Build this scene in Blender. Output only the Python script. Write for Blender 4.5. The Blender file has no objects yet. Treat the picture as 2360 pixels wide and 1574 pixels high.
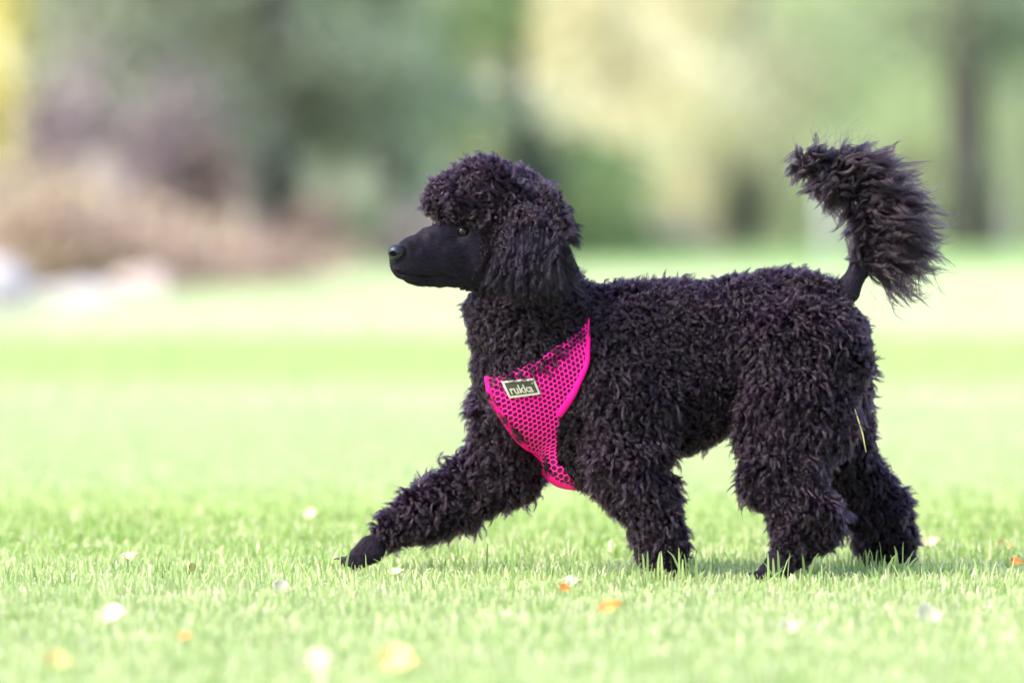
import bpy, bmesh, math, random
import numpy as np
from mathutils import Vector
from mathutils.bvhtree import BVHTree
from mathutils.geometry import tessellate_polygon
rng = np.random.default_rng(7)
random.seed(7)
scene = bpy.context.scene
col = scene.collection

# ------------------------------------------------------------------ camera
LENS, DIST, HCAM = 200.0, 7.87, 0.50
PITCH = math.atan((787 - 500) * 36 / 2360 / LENS)
cam_d = bpy.data.cameras.new('camera')
cam = bpy.data.objects.new('camera', cam_d); col.objects.link(cam)
cam.location = (0, -DIST, HCAM)
cam.rotation_euler = (math.pi / 2 - PITCH, 0, 0)
cam_d.lens = LENS; cam_d.sensor_width = 36
cam_d.clip_start = 0.1; cam_d.clip_end = 2000
cam_d.dof.use_dof = True
cam_d.dof.focus_distance = DIST - 0.05
cam_d.dof.aperture_fstop = 2.8
scene.camera = cam
CAMP = np.array([0, -DIST, HCAM])

# ------------------------------------------------------------------ world, sun, exposure
SUN_EL, SUN_AZ = math.radians(48), math.radians(-120)     # azimuth from +Y towards +X
world = bpy.data.worlds.new('World'); scene.world = world
world.use_nodes = True
wn = world.node_tree.nodes; wl = world.node_tree.links
bg = wn['Background']
sky = wn.new('ShaderNodeTexSky'); sky.sky_type = 'NISHITA'; sky.sun_disc = False
sky.sun_elevation = SUN_EL; sky.sun_rotation = SUN_AZ
sky.air_density = 1.0; sky.dust_density = 3.0
wl.new(sky.outputs['Color'], bg.inputs['Color']); bg.inputs['Strength'].default_value = 0.14
sun_d = bpy.data.lights.new('sun', 'SUN'); sun_d.energy = 1.5; sun_d.angle = math.radians(32)
sun_d.color = (1.0, 0.94, 0.84)
sun = bpy.data.objects.new('sun', sun_d); col.objects.link(sun)
sdir = Vector((math.sin(SUN_AZ) * math.cos(SUN_EL), math.cos(SUN_AZ) * math.cos(SUN_EL), math.sin(SUN_EL)))
sun.rotation_euler = sdir.to_track_quat('Z', 'Y').to_euler()
scene.view_settings.view_transform = 'Standard'; scene.view_settings.look = 'None'
scene.view_settings.exposure = 1.95; scene.view_settings.gamma = 1
scene.cycles.use_denoising = True
scene.cycles.max_bounces = 8; scene.cycles.transparent_max_bounces = 8
scene.cycles.sample_clamp_indirect = 6

# ------------------------------------------------------------------ helpers
def P(px, py, d=0.0):
    """the point of the plane y = d seen at photograph pixel (px, py)"""
    k = 36 / 2360 / LENS
    x = (np.asarray(px, float) - 1180) * k; z = -(np.asarray(py, float) - 787) * k
    cp, sp = math.cos(PITCH), math.sin(PITCH)
    fy = cp + z * sp; fz = -sp + z * cp
    t = (np.asarray(d, float) + DIST) / fy
    return np.stack(np.broadcast_arrays(x * t, np.asarray(d, float) + 0 * t, HCAM + fz * t), -1)
S = 36 / 2360 / LENS * DIST              # metres per photograph pixel at the dog

def tag(o, label=None, cat=None, group=None, kind=None):
    if label: o['label'] = label
    if cat: o['category'] = cat
    if group: o['group'] = group
    if kind: o['kind'] = kind
    return o

def link(o, parent=None):
    col.objects.link(o)
    if parent: o.parent = parent
    return o

def mesh_np(name, verts, faces, mat=None, parent=None, smooth=False, attrs=None, mat_idx=None):
    """verts (n,3); faces (m,k) array"""
    me = bpy.data.meshes.new(name)
    verts = np.ascontiguousarray(verts, np.float32); faces = np.ascontiguousarray(faces, np.int32)
    me.vertices.add(len(verts)); me.vertices.foreach_set('co', verts.ravel())
    m, k = faces.shape
    me.loops.add(m * k); me.loops.foreach_set('vertex_index', faces.ravel())
    me.polygons.add(m)
    me.polygons.foreach_set('loop_start', np.arange(0, m * k, k, dtype=np.int32))
    try: me.polygons.foreach_set('loop_total', np.full(m, k, np.int32))
    except Exception: pass
    if smooth: me.polygons.foreach_set('use_smooth', np.ones(m, bool))
    for an, av in (attrs or {}).items():
        a = me.attributes.new(an, 'FLOAT', 'POINT'); a.data.foreach_set('value', np.ascontiguousarray(av, np.float32))
    mats = mat if isinstance(mat, (list, tuple)) else ([mat] if mat else [])
    for mm in mats: me.materials.append(mm)
    if mat_idx is not None: me.polygons.foreach_set('material_index', np.ascontiguousarray(mat_idx, np.int32))
    me.update(); me.validate()
    return link(bpy.data.objects.new(name, me), parent)

def mesh_py(name, verts, faces, mat=None, parent=None, smooth=True):
    me = bpy.data.meshes.new(name); me.from_pydata([tuple(v) for v in verts], [], faces)
    if smooth: me.polygons.foreach_set('use_smooth', [True] * len(me.polygons))
    if mat: me.materials.append(mat)
    me.update()
    return link(bpy.data.objects.new(name, me), parent)

def empty(name, loc, parent=None):
    o = bpy.data.objects.new(name, None); o.location = tuple(loc); o.empty_display_size = 0.2
    return link(o, parent)

def unit(v): return v / np.maximum(np.linalg.norm(v, axis=-1, keepdims=True), 1e-9)

def tube(pts, rad, seg=8, cap=True):
    """pts (n,3), rad (n,): vertices and quads of a tapered tube"""
    pts = np.asarray(pts, float); n = len(pts); rad = np.broadcast_to(rad, (n,))
    tan = unit(np.gradient(pts, axis=0))
    up = np.array([0.13, 0.97, 0.21]); 
    a = unit(np.cross(tan, up)); b = np.cross(tan, a)
    th = np.linspace(0, 2 * math.pi, seg, endpoint=False)
    v = pts[:, None] + rad[:, None, None] * (np.cos(th)[None, :, None] * a[:, None] + np.sin(th)[None, :, None] * b[:, None])
    f = []
    for i in range(n - 1):
        for j in range(seg):
            f.append((i * seg + j, i * seg + (j + 1) % seg, (i + 1) * seg + (j + 1) % seg, (i + 1) * seg + j))
    return v.reshape(-1, 3), np.array(f, int)

def joinm(parts):
    V, F, o = [], [], 0
    for v, f in parts:
        V.append(v); F.append(np.asarray(f) + o); o += len(v)
    return np.concatenate(V), np.concatenate(F)

# ------------------------------------------------------------------ materials
def new_mat(name):
    m = bpy.data.materials.new(name); m.use_nodes = True
    n = m.node_tree.nodes; l = m.node_tree.links
    return m, n, l, n['Principled BSDF']

def noise(n, l, scale, detail=4, rough=0.55, coord='Object', sc=(1, 1, 1)):
    tc = n.new('ShaderNodeTexCoord'); mp = n.new('ShaderNodeMapping'); mp.inputs['Scale'].default_value = sc
    t = n.new('ShaderNodeTexNoise'); t.inputs['Scale'].default_value = scale
    t.inputs['Detail'].default_value = detail; t.inputs['Roughness'].default_value = rough
    l.new(tc.outputs[coord], mp.inputs[0]); l.new(mp.outputs[0], t.inputs[0])
    return t.outputs['Fac']

def ramp(n, l, fac, stops):
    r = n.new('ShaderNodeValToRGB'); e = r.color_ramp.elements
    while len(e) < len(stops): e.new(0.5)
    for i, (p, c) in enumerate(stops): e[i].position = p; e[i].color = (*c, 1)
    l.new(fac, r.inputs[0]); return r.outputs[0]

def simple(name, c1, c2=None, scale=8, rough=0.8, bump=0.0, spec=0.5):
    m, n, l, b = new_mat(name)
    c2 = c2 or c1
    f = noise(n, l, scale)
    l.new(ramp(n, l, f, [(0.35, c1), (0.65, c2)]), b.inputs['Base Color'])
    b.inputs['Roughness'].default_value = rough; b.inputs['Specular IOR Level'].default_value = spec
    if bump:
        bp = n.new('ShaderNodeBump'); bp.inputs['Strength'].default_value = bump; bp.inputs['Distance'].default_value = 0.02
        l.new(noise(n, l, scale * 4), bp.inputs['Height']); l.new(bp.outputs[0], b.inputs['Normal'])
    return m

def leaf_mat(name, stops, trans=0.45, rough=0.5, patch=None):
    """leaf or blade: colour by the point attribute rnd, light passes through"""
    m, n, l, b = new_mat(name)
    at = n.new('ShaderNodeAttribute'); at.attribute_name = 'rnd'
    c = ramp(n, l, at.outputs['Fac'], stops)
    if patch: c = patch(n, l, c)
    l.new(c, b.inputs['Base Color']); b.inputs['Roughness'].default_value = rough
    tr = n.new('ShaderNodeBsdfTranslucent'); l.new(c, tr.inputs['Color'])
    mx = n.new('ShaderNodeMixShader'); mx.inputs[0].default_value = trans
    l.new(b.outputs[0], mx.inputs[1]); l.new(tr.outputs[0], mx.inputs[2])
    l.new(mx.outputs[0], n['Material Output'].inputs['Surface'])
    return m

DRY = (0.50, 0.52, 0.40)
def lawn_patch(n, l, c, amount=0.8):
    """dry, straw-coloured drifts lying across the lawn in long bands"""
    geo = n.new('ShaderNodeNewGeometry'); sep = n.new('ShaderNodeSeparateXYZ'); l.new(geo.outputs['Position'], sep.inputs[0])
    mp = n.new('ShaderNodeMapping'); mp.inputs['Scale'].default_value = (0.11, 0.30, 0)
    l.new(geo.outputs['Position'], mp.inputs[0])
    t = n.new('ShaderNodeTexNoise'); t.inputs['Scale'].default_value = 1.0; t.inputs['Detail'].default_value = 2
    l.new(mp.outputs[0], t.inputs[0])
    # bands by distance over the field (camera stands at y = -7.87)
    mr = n.new('ShaderNodeMapRange'); mr.inputs['From Min'].default_value = -8; mr.inputs['From Max'].default_value = 92
    l.new(sep.outputs['Y'], mr.inputs[0])
    B = lambda D: (D) / 100
    fr = ramp(n, l, mr.outputs[0], [(B(8.2), (.30,)*3), (B(9.6), (.05,)*3), (B(11.0), (.62,)*3), (B(15.5), (.85,)*3), (B(18.0), (.25,)*3),
                                    (B(21.5), (.22,)*3), (B(25.5), (.95,)*3), (B(39), (.9,)*3), (B(50), (.25,)*3), (B(72), (.0,)*3)])
    ad = n.new('ShaderNodeMath'); ad.operation = 'MULTIPLY_ADD'; l.new(t.outputs['Fac'], ad.inputs[0])
    ad.inputs[1].default_value = 0.9; ad.inputs[2].default_value = -0.45
    a2 = n.new('ShaderNodeMath'); a2.operation = 'ADD'; a2.use_clamp = True
    l.new(ad.outputs[0], a2.inputs[0]); l.new(fr, a2.inputs[1])
    ml = n.new('ShaderNodeMath'); ml.operation = 'MULTIPLY'; ml.inputs[1].default_value = amount; l.new(a2.outputs[0], ml.inputs[0])
    mx = n.new('ShaderNodeMix'); mx.data_type = 'RGBA'; l.new(ml.outputs[0], mx.inputs[0])
    l.new(c, mx.inputs[6]); mx.inputs[7].default_value = (*DRY, 1)
    return mx.outputs[2]

GREENS = [(0.0, (0.15, 0.28, 0.03)), (0.25, (0.28, 0.41, 0.10)), (0.55, (0.41, 0.49, 0.20)), (0.78, (0.53, 0.55, 0.30)), (0.93, (0.72, 0.65, 0.44)), (1.0, (0.80, 0.74, 0.56))]
M_grass = leaf_mat('grass_blade', GREENS, 0.45, 0.42, patch=lambda n, l, c: lawn_patch(n, l, c, 0.52))
M_ground, n, l, b = new_mat('lawn_soil')
c0 = ramp(n, l, noise(n, l, 1.7, 5, 0.6, 'Object'), [(0.35, (0.26, 0.37, 0.11)), (0.65, (0.37, 0.45, 0.18))])
lp_ = lawn_patch(n, l, c0, 0.9)
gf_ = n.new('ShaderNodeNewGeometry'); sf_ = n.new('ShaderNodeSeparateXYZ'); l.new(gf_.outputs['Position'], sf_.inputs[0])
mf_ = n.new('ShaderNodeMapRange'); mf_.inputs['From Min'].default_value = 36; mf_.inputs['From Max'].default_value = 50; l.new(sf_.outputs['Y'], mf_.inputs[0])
mg_ = n.new('ShaderNodeMix'); mg_.data_type = 'RGBA'; l.new(mf_.outputs[0], mg_.inputs[0]); l.new(lp_, mg_.inputs[6]); mg_.inputs[7].default_value = (0.19, 0.31, 0.09, 1)  # tree shade over the far lawn, put into the colour as darker green
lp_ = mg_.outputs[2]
hb = ramp(n, l, noise(n, l, 1.1, 5, 0.6, 'Object'), [(0.3, (0.24, 0.19, 0.14)), (0.5, (0.35, 0.27, 0.22)), (0.7, (0.37, 0.33, 0.21))])
ge_ = n.new('ShaderNodeNewGeometry'); sp_ = n.new('ShaderNodeSeparateXYZ'); l.new(ge_.outputs['Position'], sp_.inputs[0])
mr_ = n.new('ShaderNodeMapRange'); mr_.inputs['From Min'].default_value = 0.03; mr_.inputs['From Max'].default_value = 0.14; l.new(sp_.outputs['Z'], mr_.inputs[0])
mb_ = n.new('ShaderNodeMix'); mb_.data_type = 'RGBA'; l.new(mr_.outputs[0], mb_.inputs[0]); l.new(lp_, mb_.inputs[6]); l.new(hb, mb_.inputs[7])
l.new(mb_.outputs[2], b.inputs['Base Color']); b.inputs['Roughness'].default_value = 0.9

# ------------------------------------------------------------------ ground
def ground_h(x, y):
    """the lawn is level; a low bank rises from it on the left beyond 30 m"""
    D = y + DIST
    xpix = x / np.maximum(D, 1) / (36 / 2360 / LENS) + 1180           # only to lay out where the foot of the bank runs
    foot = np.interp(x, [-40, -9, -6.2, -3.5, -1.2, 1.2, 3, 60], [16, 20, 26, 33, 41, 58, 90, 140])
    u = np.clip((y - foot) / 16, 0, 1)
    return 1.5 * u * u * (3 - 2 * u) * np.interp(x, [-40, -8, -4, -2.6, -2.0, -1.3, -0.8], [1.2, 1.0, 0.75, 0.52, 0.32, 0.07, 0])

gx = np.concatenate([np.linspace(-420, -45, 16), np.linspace(-40, 40, 161), np.linspace(45, 420, 16)])
gy = np.concatenate([np.linspace(-60, -9, 12), np.linspace(-8, 100, 217), np.linspace(105, 700, 25)])
GX, GY = np.meshgrid(gx, gy, indexing='ij'); GZ = ground_h(GX, GY)
idx = np.arange(GX.size).reshape(GX.shape)
F = np.stack([idx[:-1, :-1], idx[1:, :-1], idx[1:, 1:], idx[:-1, 1:]], -1).reshape(-1, 4)
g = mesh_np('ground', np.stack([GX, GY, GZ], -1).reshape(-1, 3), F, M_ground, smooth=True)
tag(g, 'pale green lawn with drifts of dry straw', kind='structure')

# ------------------------------------------------------------------ grass
def blades(x, y, h, w, lean=0.35, rnd=None, name='grass'):
    n = len(x); z = ground_h(x, y)
    az = rng.uniform(0, 2 * math.pi, n); fa = rng.uniform(0, 2 * math.pi, n)
    ln = np.abs(rng.normal(0, lean, n)) * h
    base = np.stack([x, y, z - 0.002], -1)
    dl = np.stack([np.cos(az), np.sin(az), np.zeros(n)], -1) * ln[:, None]
    wd = np.stack([np.cos(fa), np.sin(fa), np.zeros(n)], -1) * w[:, None] * 0.5
    up = np.zeros((n, 3)); up[:, 2] = 1
    hh = np.sqrt(np.maximum(h ** 2 - ln ** 2, (0.25 * h) ** 2))[:, None]
    p1 = base + up * hh * 0.5 + dl * 0.3; p2 = base + up * hh * 0.85 + dl * 0.65; p3 = base + up * hh + dl
    V = np.stack([base - wd, base + wd, p1 - wd, p1 + wd, p2 - wd * 0.7, p2 + wd * 0.7, p3 - wd * 0.25, p3 + wd * 0.25], 1).reshape(-1, 3)
    q = np.array([[0, 1, 3, 2], [2, 3, 5, 4], [4, 5, 7, 6]])
    Fq = (np.arange(n)[:, None, None] * 8 + q[None]).reshape(-1, 4)
    if rnd is None: rnd = rng.random(n)
    return V, Fq, np.repeat(rnd, 8)

def scatter(n, y0, y1, m0):
    """points over the lawn between two distances, over the width in view and a margin each side"""
    D0, D1 = y0 + DIST, y1 + DIST
    D = np.sqrt(rng.uniform(D0 ** 2, D1 ** 2, n)); hw = D * 0.09 + m0
    return rng.uniform(-1, 1, n) * hw, D - DIST

parts = []
def tuftnoise(x, y):
    return 0.5 + 0.25 * np.sin(x * 23 + 3 * np.sin(y * 9)) + 0.25 * np.sin(y * 19 + 2 * np.sin(x * 13 + 1))
for n_, y0, y1, m0, hh, ww in ((200000, -2.9, 1.6, 0.8, 0.0205, 0.0028), (200000, 1.6, 7, 1.1, 0.022, 0.0034), (150000, 7, 16, 2.5, 0.028, 0.006), (90000, 16, 34, 5.0, 0.035, 0.012)):
    x, y = scatter(n_, y0, y1, m0)
    ok = ground_h(x, y) < 0.05; x, y = x[ok], y[ok]
    t = tuftnoise(x, y)
    h = hh * (0.55 + 0.6 * t) * rng.uniform(0.55, 1.25, len(x)); w = ww * rng.uniform(0.6, 1.3, len(x))
    pt = 0.5 + 0.5 * np.sin(x * 31 + 5 * np.sin(y * 7 + 1)) * np.sin(y * 17 + 4 * np.sin(x * 9))
    r = np.clip(rng.beta(1.0, 1.3, len(x)) * 0.68 + 0.46 * (1 - t) * pt - 0.04, 0, 0.92)
    if y0 > 1: r_keep = 0.45
    else: r_keep = 1.0
    tall = rng.random(len(x)) < 0.05 * (r_keep > 0.9); h[tall] *= 1.8
    dry = rng.random(len(x)) < 0.14; r[dry] = rng.uniform(0.9, 1, dry.sum())
    h[dry] *= 0.8; r = 0.5 + (r - 0.5) * r_keep
    parts.append(blades(x, y, h, w, 0.6, r))
# longer blades standing in front of the feet
fx, fy, fh = [], [], []
for px, d, k in ((1500, -0.16, 6), (1560, -0.15, 7), (1530, -0.18, 5), (1740, -0.17, 5), (1830, -0.12, 5), (1990, -0.02, 5), (2050, 0.0, 8), (2110, 0.02, 5), (822, 0.03, 1), (1225, -0.02, 1)):
    for _ in range(k):
        fx.append((px - 1180) * S + random.uniform(-0.035, 0.035)); fy.append(d + random.uniform(-0.03, 0.02)); fh.append(random.uniform(0.034, 0.056))
fx, fy, fh = map(np.array, (fx, fy, fh))
parts.append(blades(fx, fy, fh, np.full(len(fx), 0.0040), 0.4, rng.uniform(0, 0.3, len(fx))))
V, Fq = joinm([(p[0], p[1]) for p in parts])
g = mesh_np('grass', V, Fq, M_grass, attrs={'rnd': np.concatenate([p[2] for p in parts])})
tag(g, 'short pale green lawn grass with dry blades among it', kind='stuff')

# ------------------------------------------------------------------ the dog: signed distance body
# chains: (photo x, photo y, depth, radius px) with depth squash; region carries the fur
REG = ['body', 'head', 'face', 'ear', 'leg', 'paw', 'tail', 'neck']
FURPX = dict(body=27, head=32, face=2, ear=12, leg=33, paw=5, tail=0, neck=26)
chains = [
 # region, squash, blend(px), points
 ('body', 0.62, 40, [(1420, 862, 0.005, 222), (1560, 845, 0.02, 200), (1700, 790, 0.03, 155), (1830, 800, 0.035, 188)]),
 ('body', 0.60, 40, [(1300, 880, -0.005, 165), (1400, 960, 0.0, 155)]),
 ('body', 0.70, 30, [(1335, 1042, 0.0, 92), (1440, 1000, 0.01, 122)]),
 ('neck', 0.72, 40, [(1180, 600, -0.02, 105), (1215, 705, -0.015, 140), (1262, 830, -0.005, 190)]),
 ('head', 0.74, 22, [(1128, 492, -0.03, 128), (1182, 506, -0.025, 122)]),
 ('head', 0.80, 22, [(1048, 468, -0.045, 82), (1110, 450, -0.035, 88)]),
 ('face', 0.70, 18, [(1160, 590, -0.03, 92), (1092, 582, -0.042, 84)]),
 ('face', 0.58, 14, [(1092, 582, -0.042, 84), (1010, 588, -0.062, 68), (962, 596, -0.074, 54), (940, 601, -0.081, 45)]),
 ('face', 0.80, 8, [(930, 583, -0.084, 29), (914, 582, -0.088, 21)]),
 ('face', 0.55, 8, [(1040, 632, -0.052, 32), (960, 625, -0.072, 32), (930, 615, -0.08, 28)]),
 # near front leg
 ('leg', 0.60, 60, [(1450, 925, -0.045, 132), (1452, 1075, -0.055, 108)]),
 ('leg', 0.72, 25, [(1452, 1075, -0.065, 108), (1500, 1180, -0.07, 78), (1525, 1260, -0.075, 74), (1534, 1315, -0.08, 66)]),
 ('paw', 0.80, 10, [(1540, 1338, -0.08, 40), (1512, 1346, -0.09, 34)]),
 # far front leg, reaching forward
 ('leg', 0.60, 35, [(1200, 950, 0.06, 138), (1165, 1070, 0.07, 106)]),
 ('leg', 0.72, 25, [(1165, 1070, 0.07, 106), (1060, 1150, 0.075, 86), (965, 1192, 0.075, 76), (890, 1230, 0.07, 52), (858, 1262, 0.07, 38)]),
 # near hind leg
 ('leg', 0.50, 75, [(1842, 850, -0.022, 168), (1832, 960, -0.040, 150)]),
 ('leg', 0.60, 30, [(1832, 960, -0.040, 150), (1800, 1080, -0.058, 106), (1842, 1175, -0.07, 92), (1880, 1212, -0.065, 70)]),
 ('leg', 0.75, 22, [(1880, 1212, -0.065, 70), (1828, 1260, -0.075, 66), (1800, 1300, -0.085, 42)]),
 # far hind leg
 ('leg', 0.50, 45, [(1880, 880, 0.10, 150), (1935, 960, 0.13, 85)]),
 ('leg', 0.68, 30, [(1935, 960, 0.13, 85), (1950, 1070, 0.16, 78), (2020, 1180, 0.18, 84), (2042, 1245, 0.19, 84), (2062, 1290, 0.19, 66)]),
 ('paw', 0.80, 10, [(2060, 1312, 0.19, 44), (2025, 1322, 0.17, 34)]),
 # tail
 ('tail', 1.0, 14, [(1925, 712, 0.04, 36), (1955, 665, 0.045, 25), (1985, 615, 0.05, 21), (2005, 550, 0.05, 15), (1998, 480, 0.05, 12), (1965, 420, 0.045, 11), (1915, 388, 0.04, 10), (1872, 370, 0.035, 8)]),
]
# paws with toes
def toes(cx, cy, d, r, dx, dy, spread):
    out = []
    for k in (-1.5, -0.5, 0.5, 1.5):
        e = 1 - 0.16 * abs(k)
        near_ = k < -1; r_, cy_ = (r * 1.12, cy + 4) if near_ else (r, cy)
        out.append(('paw', 0.9, 4, [(cx, cy_, d + k * spread * 0.75, r_ * 0.95), (cx + dx * e * 0.6, cy_ + dy * e * 0.4, d + k * spread, r_ * 0.85), (cx + dx * e, cy_ + dy * e, d + k * spread, r_ * 0.62)]))
    return out
chains += [('paw', 0.85, 12, [(858, 1262, 0.07, 36), (838, 1276, 0.07, 27), (826, 1282, 0.07, 21)])]
chains += toes(834, 1284, 0.07, 19, -42, 11, 0.0085)
chains += [('paw', 0.9, 12, [(1800, 1300, -0.085, 38), (1778, 1318, -0.09, 31)])]
chains += toes(1768, 1324, -0.09, 20, -50, 14, 0.009)
chains += toes(1535, 1338, -0.085, 22, -48, 8, 0.010)
chains += toes(2050, 1314, 0.185, 22, -48, 8, 0.010)
# ear flaps: near one, and its twin on the far side
chains += [('ear', 0.42, 14, [(1205, 505, -0.085, 48), (1222, 575, -0.098, 80), (1222, 615, -0.095, 78)]),
           ('ear', 0.42, 14, [(1205, 505, 0.045, 48), (1222, 575, 0.058, 80), (1222, 615, 0.055, 78)])]

prims = []
for reg, sq, bl, pts in chains:
    f = FURPX[reg]
    for a, c in zip(pts[:-1], pts[1:]):
        pa, pb = P(a[0], a[1], a[2]), P(c[0], c[1], c[2])
        prims.append((REG.index(reg), sq, bl * S, pa, pb, max(a[3] - f, 4) * S, max(c[3] - f, 4) * S))

def prim_d(X, Y, Z, pr):
    reg, sq, bl, a, c, ra, rb = pr
    ax, ay, az = a[0], a[1] / sq, a[2]; bx, by, bz = c[0] - ax, c[1] / sq - ay, c[2] - az
    px, py, pz = X - ax, Y / sq - ay, Z - az
    t = np.clip((px * bx + py * by + pz * bz) / max(bx * bx + by * by + bz * bz, 1e-9), 0, 1)
    return np.sqrt((px - t * bx) ** 2 + (py - t * by) ** 2 + (pz - t * bz) ** 2) - (ra + (rb - ra) * t)

VOX = 0.0021
lo = np.array([-0.30, -0.19, -0.01]); hi = np.array([0.62, 0.30, 0.70])
xs, ys, zs = (np.arange(lo[i], hi[i], VOX, dtype=np.float32) for i in range(3))
G = np.full((len(xs), len(ys), len(zs)), 0.03, np.float32)
def smin(a, b_, k):
    h = np.maximum(k - np.abs(a - b_), 0) / k
    return np.minimum(a, b_) - h * h * k * 0.25
def box(pmin, pmax):
    return [slice(max(0, int((pmin[i] - lo[i]) / VOX)), max(1, int((pmax[i] - lo[i]) / VOX) + 1)) for i in range(3)]
for pr in prims:
    r = max(pr[5], pr[6]); m = r + pr[2] + 0.006
    sx, sy, sz = box(np.minimum(pr[3], pr[4]) - m, np.maximum(pr[3], pr[4]) + m)
    d = prim_d(xs[sx][:, None, None], ys[sy][None, :, None], zs[sz][None, None, :], pr)
    G[sx, sy, sz] = smin(G[sx, sy, sz], d.astype(np.float32), max(pr[2], 0.002))
def carve(pts, r, k):
    for a, c in zip(pts[:-1], pts[1:]):
        pa, pb = P(*a), P(*c); m = r + k + 0.004
        sx, sy, sz = box(np.minimum(pa, pb) - m, np.maximum(pa, pb) + m)
        d = prim_d(xs[sx][:, None, None], ys[sy][None, :, None], zs[sz][None, None, :], (0, 1.0, 0, pa, pb, r, r))
        G[sx, sy, sz] = -smin(-G[sx, sy, sz], d.astype(np.float32), k)
def vnoise(cell, seed):
    r_ = np.random.default_rng(seed); dims = [int((hi[i] - lo[i]) / cell) + 3 for i in range(3)]
    a = r_.uniform(-1, 1, dims).astype(np.float32)
    for ax_, c_ in enumerate((xs, ys, zs)):
        u = (c_ - lo[ax_]) / cell; i = u.astype(int); f_ = u - i; f_ = f_ * f_ * (3 - 2 * f_)
        sh_ = [1, 1, 1]; sh_[ax_] = -1; f_ = f_.reshape(sh_).astype(np.float32)
        a = np.take(a, i, ax_) * (1 - f_) + np.take(a, i + 1, ax_) * f_
    return a
furm = (np.clip((xs[:, None, None] - P(1130, 500)[0]) / 0.03, 0, 1) * np.ones((1, 1, len(zs)), np.float32))
furm = np.maximum(furm, np.clip((zs[None, None, :] - P(1100, 500)[2]) / 0.01, 0, 1)); furm = np.maximum(furm, np.clip((P(1100, 700)[2] - zs[None, None, :]) / 0.02, 0, 1))
furm = furm * np.clip((zs[None, None, :] - 0.05) / 0.03, 0, 1)
furm = (furm * (1 - np.clip((zs[None, None, :] - P(1950, 690)[2]) / 0.01, 0, 1) * (xs[:, None, None] > P(1900, 690)[0]))).astype(np.float32)
hc_ = P(1250, 920)
hq = 1 - 0.85 * np.exp(-(((xs[:, None, None] - hc_[0]) / 0.075) ** 2 + ((zs[None, None, :] - hc_[2]) / 0.10) ** 2) ** 2)
G += (furm * hq * (0.0062 * vnoise(0.034, 1) + 0.0030 * vnoise(0.015, 2)) + (1 - furm) * 0.0016 * vnoise(0.011, 3) * (zs[None, None, :] > 0.3) * (xs[:, None, None] < 0.1)).astype(np.float32)
def gdepth(px, py):
    """depth of the body's near side at a photograph pixel"""
    d = np.linspace(-0.18, 0.25, 1200); q = P(px, py, d)
    i = np.clip(((q - lo) / VOX).round().astype(int), 0, np.array(G.shape) - 1); g_ = G[i[:, 0], i[:, 1], i[:, 2]]
    k = np.argmax(g_ < 0); return float(d[k])
EYE = (1068, 535)
ED = gdepth(*EYE)
mouth = [(915, 628), (945, 634), (985, 636), (1020, 634), (1050, 641)]
carve([(a, c, gdepth(a, c) - 0.0002) for a, c in mouth], 0.0034, 0.0025)
carve([(1030, 552, gdepth(1030, 552) - 0.006), (1052, 546, gdepth(1052, 546) - 0.005)], 0.006, 0.012)      # hollow before the eye
carve([(EYE[0], EYE[1], ED + 0.001), (EYE[0] + 1, EYE[1], ED + 0.002)], 0.0065, 0.004)
carve([(EYE[0], EYE[1], -0.05 + (-0.05 - ED) - 0.003), (EYE[0] + 1, EYE[1], -0.05 + (-0.05 - ED) - 0.002)], 0.0065, 0.004)
import openvdb
vg = openvdb.FloatGrid(0.03); vg.copyFromArray(np.ascontiguousarray(G))
pv, pt, pq = vg.convertToPolygons(0.0, 0.0)
BV = pv.astype(np.float64) * VOX + lo
tri2 = np.concatenate([pq[:, [0, 1, 2]], pq[:, [0, 2, 3]]]) if len(pq) else np.zeros((0, 3), int)
if len(pt): tri2 = np.concatenate([tri2, pt])
TV = BV[tri2]
tn = np.cross(TV[:, 1] - TV[:, 0], TV[:, 2] - TV[:, 0]); ta = np.linalg.norm(tn, axis=1) * 0.5
tn = unit(tn)
# outward sign: compare with the distance field
def gsamp(p):
    i = np.clip(((p - lo) / VOX).round().astype(int), 0, np.array(G.shape) - 1); return G[i[:, 0], i[:, 1], i[:, 2]]
cen = TV.mean(1)
sgn = np.sign((gsamp(cen + tn * 0.004) - gsamp(cen - tn * 0.004)).sum())
tn = tn * sgn
quads = pq if sgn > 0 else pq[:, ::-1]

M_skin, n, l, b = new_mat('dark_skin')
l.new(ramp(n, l, noise(n, l, 160, 3), [(0.3, (0.003, 0.0025, 0.0035)), (0.7, (0.007, 0.0055, 0.008))]), b.inputs['Base Color'])
b.inputs['Roughness'].default_value = 0.6; b.inputs['Specular IOR Level'].default_value = 0.15; b.inputs['Specular Tint'].default_value = (0.8, 0.7, 1.0, 1)
bp = n.new('ShaderNodeBump'); bp.inputs['Strength'].default_value = 0.4; bp.inputs['Distance'].default_value = 0.002
l.new(noise(n, l, 500, 2), bp.inputs['Height']); l.new(bp.outputs[0], b.inputs['Normal'])
dog = mesh_np('poodle', BV, quads, M_skin, smooth=True)
tag(dog, 'black curly poodle in a pink mesh harness trotting to the left over the lawn', 'dog')
bvh = BVHTree.FromPolygons([tuple(v) for v in BV], [tuple(int(i) for i in t) for t in tri2])

# gradient of the field for smooth normals
def grad(p):
    e = VOX * 1.5; out = np.zeros_like(p)
    for i in range(3):
        d = np.zeros(3); d[i] = e
        out[:, i] = gsamp(p + d) - gsamp(p - d)
    return unit(out)

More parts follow.
